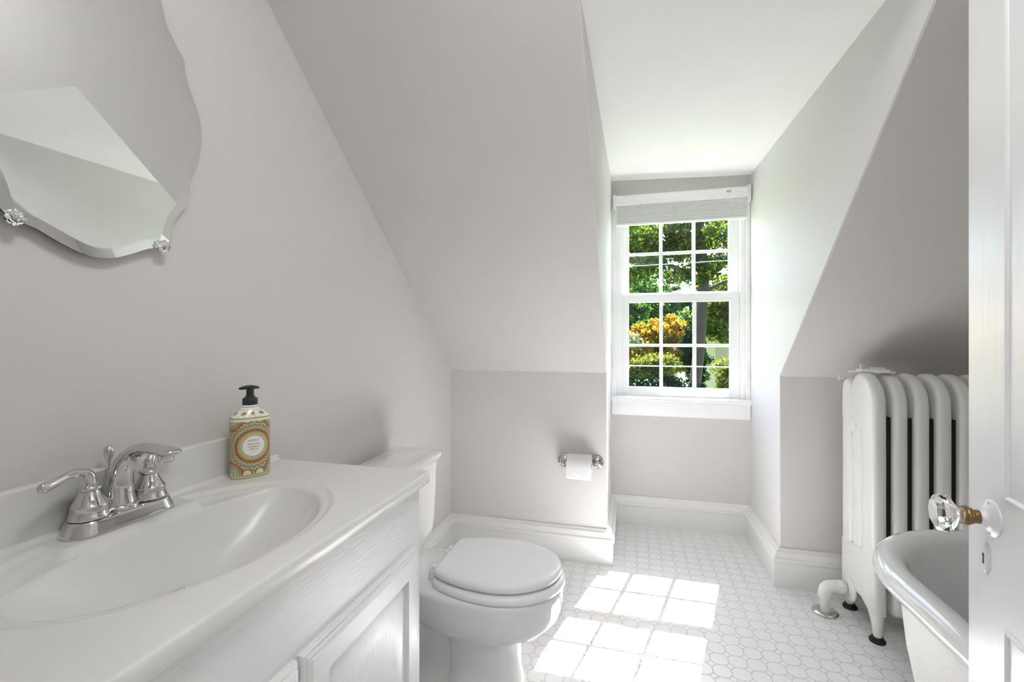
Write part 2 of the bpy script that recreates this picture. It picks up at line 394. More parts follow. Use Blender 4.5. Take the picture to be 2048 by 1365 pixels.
build('bottom_rail', M().box(-.097, .643, WY-.047, WY-.020, 1.852, 1.866), BLINDM, bl, bevel=.003)
for x in (.045, .247, .462):
    m = M(); pts = [(x+.004*math.sin(q*1.7), WY-.050-.003*abs(math.sin(q*2.1)), 1.99-q*.0063) for q in range(22)]
    m.tube(pts, .0012, 6)
    for q in range(7): m.tube([(x-.012, WY-.047, 1.955-q*.013), (x, WY-.052-.002*(q % 2), 1.953-q*.013), (x+.013, WY-.047, 1.956-q*.013)], .0010, 5)
    build('ladder_cord', m, CORD, bl)
build('cord_lock', M().box(.532, .556, WY-.056, WY-.048, 2.008, 2.020), GREYM, bl, bevel=.001)
pts = [(.545, WY-.055, 2.010), (.553, WY-.052, 1.93), (.575, WY-.04, 1.80), (.602, WY-.028, 1.65), (.632, WY-.018, 1.50), (.640, WY-.016, 1.452)]
build('lift_cord', M().tube(catmull(pts, 6), .0016, 6), CORD, bl)
build('mounting_bracket', M().box(.645, .664, WY-.054, WY-.006, 1.950, 2.046), TRIMW, bl, bevel=.004)
build('mounting_bracket', M().box(-.118, -.101, WY-.054, WY-.006, 1.966, 2.044), TRIMW, bl, bevel=.004)
def cleat(x, z, sg, label):
    m = M().box(x-.007, x+.007, WY-.014, WY-.008, z-.028, z+.028)
    m.tube([(x, WY-.010, z), (x, WY-.022, z)], .006, 10)
    m.tube(catmull([(x-sg*.006, WY-.018, z+.024), (x-sg*.002, WY-.024, z+.008), (x-sg*.004, WY-.024, z-.008), (x-sg*.016, WY-.020, z-.020)], 5), [.003]*5+[.0045]*5+[.0055]*6, 10)
    tag(build('cord_cleat', m, VINYL, loc=(x, WY-.01, z), bevel=0), label, 'cleat', 'cord cleats beside the window')
cleat(.652, 1.448, 1, 'white cord cleat high on the right window casing where the blind cord ends')
cleat(.652, .952, 1, 'white plastic cord cleat low on the right window casing near the sill')
cleat(-.106, 1.078, -1, 'white plastic cord cleat on the left window casing')

# ------------------------------------------------------------------ vanity top with moulded basin
BC = .64
def smst(a, b, x):
    t = np.clip((x-a)/(b-a), 0, 1); return t*t*(3-2*t)
def topz(x, y):
    dy = y-BC
    ro = np.sqrt(((x+.757)/.203)**2+(dy/.287)**2)
    deck = smst(-.868, -.888, x)*smst(.128, .112, np.abs(dy))
    z = -.007*smst(1.0, .93, ro)-.006*smst(.93, .80, ro)
    z = z*(1-deck)
    xb = -.775
    a = np.where(x < xb, .098, .198)
    ri = np.sqrt(((x-xb)/a)**2+(dy/.258)**2)
    bowl = np.where(ri < 1, (1-np.clip(ri, 0, 1)**2.3)**.9, 0)
    z = z-.124*bowl
    z = z-.005*(1-np.sqrt(np.clip(1-np.clip((x+.508)/.005, 0, 1)**2, 0, 1)))
    z = z-.005*(1-np.sqrt(np.clip(1-np.clip((y-1.070)/.005, 0, 1)**2, 0, 1)))
    cv = np.clip((-.954-x)/.014, 0, 1); z = z+.014*(1-np.sqrt(np.clip(1-cv**2, 0, 1)))
    return z
TZ = .817
xs = np.unique(np.r_[np.linspace(-.968, -.954, 8), np.linspace(-.954, -.508, 130), np.linspace(-.508, -.503, 6)])
ys = np.unique(np.r_[np.linspace(.185, 1.07, 230), np.linspace(1.07, 1.075, 6)])
XX, YY = np.meshgrid(xs, ys, indexing='ij'); ZZ = TZ+topz(XX, YY)
nx, ny = XX.shape
m = M(); vs = list(zip(XX.ravel(), YY.ravel(), ZZ.ravel())); fs = []
for i in range(nx-1):
    for j in range(ny-1): fs.append((i*ny+j, (i+1)*ny+j, (i+1)*ny+j+1, i*ny+j+1))
b0 = len(vs); edge = [(nx-1)*ny+j for j in range(ny)]+[i*ny+ny-1 for i in range(nx-2, -1, -1)]
for e in edge: vs.append((vs[e][0], vs[e][1], .790))
b1 = len(vs)
for e in edge: vs.append((vs[e][0]-(.004 if vs[e][0] > -.6 else 0), vs[e][1]-.004*(vs[e][1] > 1.0), .786))
b2 = len(vs)
for e in edge: vs.append((min(vs[e][0], -.525), min(vs[e][1], 1.045), .786))
for q in range(len(edge)-1):
    fs.append((edge[q], b0+q, b0+q+1, edge[q+1])); fs.append((b0+q, b1+q, b1+q+1, b0+q+1)); fs.append((b1+q, b2+q, b2+q+1, b1+q+1))
m.add(vs, fs)
vt = thing('washbasin_counter', (-.745, .63, TZ), 'off white cultured marble washbasin counter with an oval bowl', 'washbasin')
build('sink_basin_slab', m, TOP, vt, smooth=50)
build('backsplash', M().box(-.988, -.966, .185, 1.016, .800, .912), TOP, vt, bevel=.004, bseg=3)
dzb = TZ-.124
dr = build('drain', M().lathe([(.030, .001), (.031, .004), (.024, .006), (.021, .002), (.018, -.004)], (-.775, BC, dzb+.002), seg=32), CHROME, vt)
build('drain_stopper', M().lathe([(.016, -.004), (.017, .004), (.010, .008), (.001, .009)], (-.775, BC, dzb+.001), seg=24), DARKM, dr)

# vanity cabinet
cb = thing('vanity_cabinet', (-.75, .62, 0), 'white painted wooden vanity cabinet with panelled doors under the sink', 'cabinet')
m = M().box(-.985, -.538, 1.034, 1.050, 0, .787).box(-.985, -.538, .20, .216, 0, .787).box(-.985, -.97, .216, 1.034, .1, .787).box(-.97, -.538, .216, 1.034, .10, .116)
m.box(-.600, -.590, .216, 1.034, 0, .10)
build('carcass', m, CABV, cb, smooth=0)
m = M().box(-.538, -.520, .20, 1.05, .625, .7865).box(-.538, -.520, .20, .245, .10, .625).box(-.538, -.520, 1.005, 1.05, .10, .625).box(-.538, -.520, .595, .640, .14, .625).box(-.538, -.520, .245, 1.005, .10, .145)
build('face_frame', m, CAB, cb, smooth=0)
ST = [(0, 0), (0, .008), (.003, .012), (.006, .013), (.008, .017), (.013, .018), (.015, .020), (.054, .020), (.056, .012), (.060, .010), (.088, .016), (.12, .016)]
d0 = build('door', M().framed(.616, 1.012, .120, .650, ST, 0), CABV, cb, local=True, smooth=30)
d0.location = (-.520+.75, -.62, 0)
d1_ = d0.copy(); C.objects.link(d1_); d1_.location = (-.520+.75, -.62-.405, 0)

# ------------------------------------------------------------------ faucet
FX, FY = -.925, .636
fc = thing('faucet', (FX, FY, TZ), 'chrome two handle bathroom faucet on the vanity top', 'faucet')
def stad(hl, r, z, n=14):
    o = []
    for i in range(n+1):
        a = -PI/2+PI*i/n; o.append((FX+r*math.sin(a)*-1 if False else FX+r*math.cos(a-PI/2+PI/2)*0+r*math.sin(-a), FY+hl-r+r*math.cos(a), z))
    for i in range(n+1):
        a = PI/2+PI*i/n; o.append((FX+r*math.sin(-a), FY-hl+r+r*math.cos(a), z))
    return o
build('base_plate', M().loft([stad(.0930, .0360, TZ), stad(.0930, .0360, TZ+.004), stad(.0905, .0345, TZ+.009), stad(.0860, .0315, TZ+.019), stad(.0845, .0305, TZ+.023), stad(.083, .0290, TZ+.025)]), CHROME, fc, smooth=60)
hub = [(.0288, .0268), (.0292, .0285), (.0290, .031), (.0272, .034), (.0262, .037), (.0260, .047), (.0264, .0485), (.0252, .050), (.0215, .0565), (.0172, .0645), (.0142, .0715), (.0138, .0730), (.0158, .0742), (.0178, .0768), (.0180, .0795), (.0160, .0822), (.0115, .0842), (.0098, .0870)]
for sg in (-1, 1):
    hy = FY+sg*.0515
    build('groove_shade', M().lathe([(.0285, .0245), (.0285, .0270)], (FX, hy, TZ), seg=36), DARKM, fc)  # dark ring standing in for the shaded groove under each handle
    h = build('handle', M().lathe(hub, (FX, hy, TZ), seg=40), CHROME, fc, smooth=60)
    if sg < 0: pts = [(FX, hy, TZ+.084), (FX, hy, TZ+.097), (FX+.001, hy-.006, TZ+.106), (FX+.003, hy-.018, TZ+.1105), (FX+.006, hy-.036, TZ+.109), (FX+.010, hy-.054, TZ+.105), (FX+.014, hy-.070, TZ+.102), (FX+.0165, hy-.081, TZ+.102)]
    else: pts = [(FX, hy, TZ+.084), (FX, hy, TZ+.097), (FX-.001, hy+.006, TZ+.106), (FX-.004, hy+.016, TZ+.1095), (FX-.008, hy+.030, TZ+.108), (FX-.012, hy+.044, TZ+.104), (FX-.016, hy+.056, TZ+.101), (FX-.018, hy+.064, TZ+.101)]
    pp = catmull(pts, 5); nr = len(pp)
    rad = []
    for i in range(nr):
        t = i/(nr-1)
        a = np.interp(t, [0, .15, .35, .6, .85, .95, 1], [.0095, .009, .0062, .0052, .0068, .006, .0015]); b = np.interp(t, [0, .15, .35, .6, .85, .95, 1], [.0095, .009, .0070, .0070, .0090, .0075, .002])
        rad.append((a, b))
    build('lever', M().tube(pp, rad, 18, up=(0, sg, 0) if False else (1, 0, 0)), CHROME, h, smooth=70)
pts = [(FX-.004, FY, TZ+.022), (FX-.006, FY, TZ+.050), (FX-.003, FY, TZ+.078), (FX+.010, FY, TZ+.108), (FX+.030, FY, TZ+.129), (FX+.056, FY, TZ+.1385), (FX+.085, FY, TZ+.139), (FX+.112, FY, TZ+.137), (FX+.134, FY, TZ+.136)]
pp = catmull(pts, 6); rad = []
for i in range(len(pp)):
    t = i/(len(pp)-1)
    rad.append((np.interp(t, [0, .1, .3, .5, .7, .88, .97, 1], [.026, .0235, .0180, .0130, .0085, .0085, .0055, .0015]), np.interp(t, [0, .1, .3, .5, .7, .88, .97, 1], [.0285, .0255, .0195, .0170, .0170, .0180, .0140, .005])))
sp = build('spout', M().tube(pp, rad, 28, up=(1, 0, 0)).lathe([(.0300, .025), (.0310, .028), (.0300, .031), (.0280, .034)], (FX-.004, FY, TZ), seg=36), CHROME, fc, smooth=70)
build('aerator', M().lathe([(.0115, -.014), (.0120, -.012), (.0120, 0)], (FX+.108, FY, TZ+.132), seg=28), CHROME, sp)
rd = [(.0028, .02), (.0028, .098), (.0034, .104), (.0058, .115), (.0078, .124), (.0080, .130), (.0062, .136), (.002, .1385)]
build('lift_rod', M().lathe(rd, (FX-.031, FY, TZ), seg=24), CHROME, fc, smooth=60)

# ------------------------------------------------------------------ soap bottle
HW, HD = .0435, .0290
def sect(z):
    zz = [0, .003, .008, .142, .147, .153, .160, .166, .170, .176]
    hw = np.interp(z, zz, [.0395, .0425, HW, HW, .0425, .0380, .0300, .0220, .0185, .0180])
    hd = np.interp(z, zz, [.0250, .0280, HD, HD, .0285, .0262, .0230, .0195, .0182, .0180])
    p = np.interp(z, [0, .145, .168, .2], [2.7, 2.7, 2.0, 2.0])
    return hw, hd, p
def spt(a, z, off=0):           # surface point; a = 0 looks along -Y (the front)
    hw, hd, p = sect(z); c, s_ = math.sin(a), -math.cos(a)
    x = (hw+off)*math.copysign(abs(c)**(2/p), c); y = (hd+off)*math.copysign(abs(s_)**(2/p), s_)
    return x, y, z
AA = np.linspace(-PI, PI, 721); PP = np.array([spt(a, .08)[:2] for a in AA]); SS = np.r_[0, np.cumsum(np.linalg.norm(np.diff(PP, axis=0), axis=1))]; SS -= np.interp(0, AA, SS)
k = NT('mosaic_label'); p = k.p; p.inputs['Roughness'].default_value = .18
uv = k.n('ShaderNodeSeparateXYZ'); k.l(k.coord('UV'), uv.inputs[0])
U = k.math('MULTIPLY_ADD', uv.outputs[0], .3, -.15); V = k.math('MULTIPLY', uv.outputs[1], .2)
v1 = k.math('SUBTRACT', V, .078)
def hyp(a, b): return k.math('SQRT', k.math('ADD', k.math('MULTIPLY', a, a), k.math('MULTIPLY', b, b)))
ang = k.math('ARCTAN2', v1, U); dC = hyp(U, v1)
tri = k.math('PINGPONG', k.math('MULTIPLY', ang, 5.2), .5)
ds = k.math('MULTIPLY_ADD', k.math('SINE', k.math('MULTIPLY', ang, 26)), .0007, dC)
cream, white = (.74, .68, .50), (.86, .85, .80); grn = (.24, .32, .20); teal = (.20, .30, .24); ochre = (.48, .33, .10); red = (.33, .11, .035); yel = (.66, .56, .24); dk = (.12, .09, .05)
rC = k.ramp(k.math('MULTIPLY', ds, 20), [(0, white), (.49, grn), (.525, cream), (.55, grn), (.575, cream), (.60, ochre), (.66, (.60, .42, .16)), (.70, red), (.79, yel)])
zig = k.math('FRACT', k.math('MULTIPLY', k.math('MULTIPLY_ADD', tri, .010, dC), 105))
rB = k.ramp(zig, [(0, yel), (.28, dk), (.40, teal), (.66, red), (.78, cream), (.9, dk)])
col = k.mixc(k.math('GREATER_THAN', ds, .0395), rC, rB)
au = k.math('SUBTRACT', k.math('ABSOLUTE', U), .052); av = k.math('SUBTRACT', k.math('ABSOLUTE', v1), .066)
dQ = hyp(au, av); aq = k.math('ARCTAN2', av, au); dQs = k.math('MULTIPLY_ADD', k.math('SINE', k.math('MULTIPLY', aq, 22)), .0008, dQ)
rQ = k.ramp(k.math('MULTIPLY', dQs, 25), [(0, cream), (.10, red), (.16, yel), (.22, teal), (.30, cream), (.36, grn), (.46, yel), (.50, teal), (.58, (.5, .25, .08)), (.66, red)])
col = k.mixc(k.math('LESS_THAN', dQs, .0295), col, rQ)
au2 = k.math('SUBTRACT', k.math('ABSOLUTE', U), .014); dX = hyp(au2, av); rX = k.ramp(k.math('MULTIPLY', dX, 40), [(0, cream), (.34, red), (.44, teal), (.5, teal)])
col = k.mixc(k.math('LESS_THAN', dX, .0118), col, rX)
fu = k.math('SUBTRACT', k.math('FRACT', k.math('MULTIPLY_ADD', U, 1/.027, .5)), .5); dF = hyp(k.math('MULTIPLY', fu, .027), k.math('MULTIPLY', k.math('SUBTRACT', V, .1570), 1.7))
rF = k.ramp(k.math('MULTIPLY', dF, 50), [(0, red), (.09, ochre), (.17, red), (.20, ochre), (.31, (.3, .2, .06)), (.34, white)])
fu2 = k.math('SUBTRACT', k.math('FRACT', k.math('MULTIPLY_ADD', U, 1/.009, .2)), .5); dG = hyp(k.math('MULTIPLY', fu2, .009), k.math('SUBTRACT', V, .1645))
rF = k.mixc(k.math('LESS_THAN', dG, .0013), rF, (.22, .14, .08, 1))
fu3 = k.math('SUBTRACT', k.math('FRACT', k.math('MULTIPLY_ADD', U, 1/.0135, .25)), .5); dH = hyp(k.math('MULTIPLY', fu3, .0135), k.math('SUBTRACT', V, .1505))
rF = k.mixc(k.math('LESS_THAN', dH, .0012), rF, (.45, .33, .10, 1))
rV = k.ramp(k.math('MULTIPLY', V, 5), [(0, (.62, .60, .40)), (.035, (.40, .38, .12)), (.045, cream), (.690, cream), (.700, white), (.715, (.40, .40, .10)), (.735, white), (.848, (.45, .50, .38)), (.862, white), (1, white)])
isb = k.math('MULTIPLY', k.math('GREATER_THAN', V, .010), k.math('LESS_THAN', V, .138))
iss = k.math('MULTIPLY', k.math('GREATER_THAN', V, .1475), k.math('LESS_THAN', V, .1690))
col = k.mixc(isb, rV, col); col = k.mixc(iss, col, rF); k.l(col, p.inputs['Base Color'])
MOSAIC = k.m
sb = thing('soap_dispenser', (-.919, .927, TZ), 'patterned mosaic hand soap bottle with black pump on the vanity top', 'soap bottle', rot=(0, 0, math.radians(60)))
zs = [0, .002, .005, .008]+list(np.linspace(.012, .142, 14))+[.144, .147, .150, .153, .157, .160, .163, .166, .168, .170, .173, .176]
SEG = 72
rings = [[spt(-PI+2*PI*i/SEG, z) for i in range(SEG)] for z in zs]
bt = build('bottle', M().loft(rings), MOSAIC, sb, local=True, smooth=50)
ul = bt.data.uv_layers.new(name='UVMap')
for pl in bt.data.polygons:
    idx = [bt.data.loops[li].vertex_index for li in pl.loop_indices]
    cols = [i % SEG for i in idx]; wrap = (max(cols)-min(cols) > SEG/2)
    for li, vi in zip(pl.loop_indices, idx):
        c = vi % SEG; c = c+SEG if (wrap and c < SEG/2) else c
        ul.data[li].uv = ((np.interp(-PI+2*PI*c/SEG, AA, SS) if c <= SEG else 0)/.3+.5, zs[vi//SEG]/.2)
build('pump_collar', M().lathe([(.0165, .172), (.0172, .173), (.0172, .190), (.0160, .192), (.012, .193), (.0115, .197)], seg=32), PUMP, sb, local=True)
ph = build('pump_head', M().lathe([(.0085, .196), (.0085, .213), (.010, .217)], seg=24).loft([[(sx_*math.cos(2*PI*i/32)-(.004 if math.cos(2*PI*i/32) < 0 else 0), .0095*k_*math.sin(2*PI*i/32), z-.004*max(0, abs(math.cos(2*PI*i/32))-.4)*k_) for i in range(32)] for sx_, k_, z in ((.010, .6, .2150), (.0200, 1, .2165), (.0215, 1.05, .2190), (.0205, 1, .2215), (.013, .7, .2235), (.003, .2, .2240))]), PUMP, sb, local=True, smooth=60)
def label_text(txt, vc, size):
    cu = bpy.data.curves.new('t', 'FONT'); cu.body = txt; cu.size = size; cu.align_x = 'CENTER'; cu.resolution_u = 3
    to = bpy.data.objects.new('t', cu); C.objects.link(to); bpy.context.view_layer.update()
    me = to.evaluated_get(bpy.context.evaluated_depsgraph_get()).to_mesh()
    vs = [(v.co.x, v.co.y) for v in me.vertices]; fs = [tuple(q.vertices) for q in me.polygons]
    to.to_mesh_clear(); bpy.data.objects.remove(to); bpy.data.curves.remove(cu)
    out = []
    for x, y in vs: out.append(spt(float(np.interp(x, SS, AA)), vc+y, .0004))
    return out, fs
m = M()
for txt, vc, sz in (('MOSAIC', .0895, .0068), ('hand soap', .0812, .0062), ('Coconut', .0745, .0070), ('hibiscus', .0685, .0062), ('21.5 fl oz', .0615, .0034)):
    m.add(*label_text(txt, vc, sz))
build('label_lettering', m, INK, bt, local=True, smooth=0)

# ------------------------------------------------------------------ mirror
half = [(0, 1.309), (.014, 1.310), (.036, 1.316), (.065, 1.329), (.093, 1.343), (.121, 1.351), (.131, 1.359), (.139, 1.370), (.143, 1.391), (.150, 1.413), (.165, 1.437), (.179, 1.455), (.185, 1.468), (.187, 1.486), (.187, 1.504), (.191, 1.519), (.201, 1.541), (.213, 1.579), (.218, 1.620), (.217, 1.654), (.208, 1.687), (.190, 1.726), (.180, 1.757), (.178, 1.780), (.174, 1.789), (.158, 1.808), (.140, 1.834), (.133, 1.851), (.129, 1.871), (.118, 1.890), (.096, 1.905), (.065, 1.925), (.036, 1.950), (.014, 1.962), (0, 1.964)]
# smooth within the lobes, keep the cusps crisp
full = [(.625+a, z) for a, z in half]+[(.625-a, z) for a, z in half[-2:0:-1]]
out = catmull(full, 4, True); P = np.array(out); n = len(P)
ctr = np.array([.625, 1.63])
e = np.roll(P, -2, 0)-np.roll(P, 2, 0); nm = np.c_[e[:, 1], -e[:, 0]]; nm /= np.linalg.norm(nm, axis=1)[:, None]
def inset(d):
    w = sum(np.roll(nm, q, 0)*math.exp(-(q/5.0)**2) for q in range(-12, 13)); w /= np.linalg.norm(w, axis=1)[:, None]
    Q = P-w*d
    for _ in range(8):
        Q = .5*Q+.25*(np.roll(Q, 1, 0)+np.roll(Q, -1, 0))
    return Q
mr = thing('wall_mirror', (XL+.009, .625, 1.309), 'frameless scalloped mirror held by clear rosette clips above the sink', 'mirror', rot=(0, math.radians(-0.7), math.radians(0.6)))
OY, OZ = .625, 1.309
def rr(Q, x): return [(x, q[0]-OY, q[1]-OZ) for q in Q]
IN = inset(.0185)
gm = M(); gm.add(rr(P, .0105)+rr(IN, .0122), [(i, (i+1) % n, n+(i+1) % n, n+i) for i in range(n)]+[tuple(range(n, 2*n))])
gm.cur = 1; gm.add(rr(P, .0105)+rr(P, .0070), [(i, n+i, n+(i+1) % n, (i+1) % n) for i in range(n)]+[tuple(range(n, 2*n))[::-1]])
build('mirror_glass', gm, [MIRROR, DARKM], mr, local=True, smooth=1)
build('backing', M().add(rr(P-nm*.006, .0069)+rr(P-nm*.006, .0040), [(i, n+i, n+(i+1) % n, (i+1) % n) for i in range(n)]+[tuple(range(n)), tuple(range(2*n-1, n-1, -1))]), DARKM, mr, local=True, smooth=0)
for y, z in ((.746, 1.353), (.504, 1.353), (.665, 1.928), (.585, 1.928)):
    c = M()
    o_ = (.0115, y-OY, z-OZ)
    c.lathe([(.0050, -.012), (.0050, .0), (.0105, .0030), (.0120, .0055), (.0105, .0085), (.0040, .0100)], o_, (1, 0, 0), 24)
    for i in range(8):
        a = 2*PI*i/8; c.lathe([(.0005, .002), (.0042, .004), (.0042, .008), (.0005, .0100)], (o_[0], o_[1]+.0095*math.cos(a), o_[2]+.0095*math.sin(a)), (1, 0, 0), 10)
    cl = build('mirror_clip', c, CLIPG, mr, local=True, smooth=50)
    build('screw', M().lathe([(.0026, .0101), (.0026, .0115), (.001, .012)], o_, (1, 0, 0), 12), CHROME, cl, local=True)

# ------------------------------------------------------------------ toilet
TY = 1.457
tl = thing('toilet', (-.60, TY, 0), 'white two piece toilet with the lid closed beside the vanity', 'toilet')
def egg(xb, xf, hw, z, xm=None, ab=None, n=64, flat=None, pw=2.0):
    if xm is None: xm = xf-hw*1.15
    if ab is None: ab = xm-xb
    o = []
    for i in range(n):
        a = 2*PI*i/n; c, s_ = math.cos(a), math.sin(a)
        x = xm+(xf-xm)*c if c > 0 else xm+ab*math.copysign(abs(c)**(2/pw), c)
        y = hw*math.copysign(abs(s_)**(2/(pw if c < 0 else 2)), s_)
        if flat is not None: x = max(x, flat)
        o.append((x, TY+y, z))
    return o
def rrect(x0, x1, y0, y1, z, r, n=6):
    o = []
    for cx, cy, a0 in ((x1-r, y1-r, 0), (x0+r, y1-r, PI/2), (x0+r, y0+r, PI), (x1-r, y0+r, 1.5*PI)):
        for i in range(n+1):
            a = a0+PI/2*i/n; o.append((cx+r*math.cos(a), cy+r*math.sin(a), z))
    return o
def eg2(xb, xf, hw, z, xm=-.43): return egg(xb, xf, hw, z, xm, pw=2.6)
R_ = [eg2(-.62, -.335, .115, 0, -.48), eg2(-.62, -.335, .115, .012, -.48), eg2(-.61, -.346, .104, .022, -.48), eg2(-.60, -.356, .094, .08, -.47), eg2(-.60, -.356, .092, .145, -.47),
      eg2(-.61, -.350, .096, .180, -.46), eg2(-.64, -.330, .112, .203, -.44), eg2(-.69, -.292, .137, .221, -.43), eg2(-.73, -.256, .154, .238, -.42), eg2(-.76, -.232, .1655, .262, -.42),
      eg2(-.78, -.221, .171, .295, -.42), eg2(-.79, -.2175, .173, .335, -.42), eg2(-.79, -.217, .1735, .348, -.42), eg2(-.79, -.219, .172, .357, -.42), eg2(-.79, -.228, .164, .361, -.42)]
bw = build('bowl', M().loft(R_), PORC, tl, smooth=60)
build('trapway', M().loft([rrect(-.82, -.50, TY-.085, TY+.085, z_, .04) for z_ in (0, .02)]+[rrect(-.80, -.50, TY-.065, TY+.065, .04, .04), rrect(-.80, -.50, TY-.058, TY+.058, .16, .04), rrect(-.83, -.50, TY-.09, TY+.09, .26, .05)]), PORC, bw, smooth=60)
build('rear_deck', M().loft([rrect(-.83, -.56, TY-.10, TY+.10, .24, .05), rrect(-.88, -.56, TY-.120, TY+.120, .30, .05), rrect(-.90, -.57, TY-.132, TY+.132, .340, .04), rrect(-.90, -.572, TY-.132, TY+.132, .358, .035), rrect(-.895, -.578, TY-.126, TY+.126, .363, .03)]), PORC, bw, smooth=60)
def slab(xf, hw, prof, fl):
    return M().loft([egg(0, xf-i, hw-i, z, -.42, .273, flat=fl+i*.8) for z, i in prof])
build('seat', slab(-.211, .1735, [(.362, .004), (.365, 0), (.378, 0), (.385, .004), (.388, .014)], -.622), SEATP, tl, smooth=60)
build('lid', slab(-.222, .1655, [(.3940, .014), (.3955, .003), (.399, 0), (.411, 0), (.417, .003), (.420, .010), (.4215, .022)], -.618), SEATP, tl, smooth=60)
for sg in (-1, 1):
    build('hinge', M().box(-.648, -.610, TY+sg*.070-.012, TY+sg*.070+.012, .362, .396).box(-.640, -.600, TY+sg*.070-.010, TY+sg*.070+.010, .392, .408), SEATP, tl, bevel=.005, bseg=3)
T0, T1 = TY-.262, TY+.262
TR = [(.352, .055), (.358, .030), (.375, .018), (.41, .012), (.50, .008), (.672, .004)]
rings = []
for i, (z, d) in enumerate([(.350, .075), (.353, .052), (.362, .032), (.378, .019), (.40, .012), (.45, .008), (.56, .004), (.674, .001)]):
    rings.append(rrect(-.945+min(d, .02), -.760-d*.9, T0+d*1.2, T1-d*1.2, z, .035))
tk = build('tank', M().loft(rings), PORC, tl, smooth=60)
build('tank_lid', M().loft([rrect(-.955, -.750, TY-.272, TY+.272, .673, .035), rrect(-.958, -.746, TY-.276, TY+.276, .679, .035), rrect(-.958, -.746, TY-.276, TY+.276, .692, .035), rrect(-.954, -.751, TY-.271, TY+.271, .701, .032), rrect(-.945, -.762, TY-.260, TY+.260, .705, .025)]), PORC, tl, smooth=60)
build('flush_lever', M().lathe([(.012, 0), (.012, .006), (.007, .010)], (-.762, T0+.06, .63), (1, 0, 0), 20).tube([(-.748, T0+.06, .63), (-.742, T0+.09, .628), (-.742, T0+.13, .622)], [.005, .005, .006], 10), CHROME, tl)

# ------------------------------------------------------------------ toilet paper holder and roll
hx, hz, hy = -.262, .513, 2.322
hd_ = thing('toilet_paper_holder', (hx, KY, hz), 'chrome toilet paper holder with two round rosettes on the knee wall', 'paper holder')
for sg in (-1, 1):
    x = hx+sg*.0835
    po = M().lathe([(.0350, 0), (.0362, .003), (.0350, .007), (.0315, .009), (.0285, .0075), (.0270, .0085), (.0255, .013), (.0190, .016), (.0125, .019), (.0090, .026), (.0080, .035), (.0090, .050), (.0120, .056), (.0130, .066), (.0115, .076), (.005, .081), (.001, .0815)], (x, KY, hz), (0, -1, 0), 36)
    build('post', po, CHROME, hd_, smooth=50)
build('roller', M().tube([(hx-.08, hy, hz), (hx+.08, hy, hz)], .0075, 16), CHROME, hd_)
rl = thing('toilet_paper_roll', (hx+.002, hy, hz), 'white toilet paper roll hanging on the chrome holder', 'toilet paper')
RW = .0605
m = M(); prof = [(.0195, -RW), (.049, -RW), (.0515, -RW+.002), (.0515, RW-.002), (.049, RW), (.0195, RW), (.0195, -RW)]
m.lathe(prof, (hx+.002, hy, hz), (1, 0, 0), 48, cap=False)
build('roll', m, PAPER, rl, smooth=40)
pts = [(hy+.0525*math.sin(a)*-1, hz+.0525*math.cos(a)) for a in np.linspace(.2, PI/2, 10)]+[(hy-.0530, hz-.02), (hy-.0525, hz-.045), (hy-.0500, hz-.060)]
m = M(); nn = 14
g = []
for y, z in pts:
    g.append([(hx+.002-RW+2*RW*j/nn, y-.0012*math.sin(j*.9+z*80)*(z < hz), z-.004*(j/nn)*(z < hz-.04)) for j in range(nn+1)])
vs = [p_ for r in g for p_ in r]+[(p_[0], p_[1]+.0007, p_[2]-.0004) for r in g for p_ in r]; w = nn+1; tot = len(g)*w
fs = []
for i in range(len(g)-1):
    for j in range(nn): fs += [(i*w+j, i*w+j+1, (i+1)*w+j+1, (i+1)*w+j), (tot+i*w+j, tot+(i+1)*w+j, tot+(i+1)*w+j+1, tot+i*w+j+1)]
L = (len(g)-1)*w
for j in range(nn): fs.append((L+j, L+j+1, tot+L+j+1, tot+L+j))
m.add(vs, fs); build('loose_sheet', m, PAPER, rl, smooth=50)

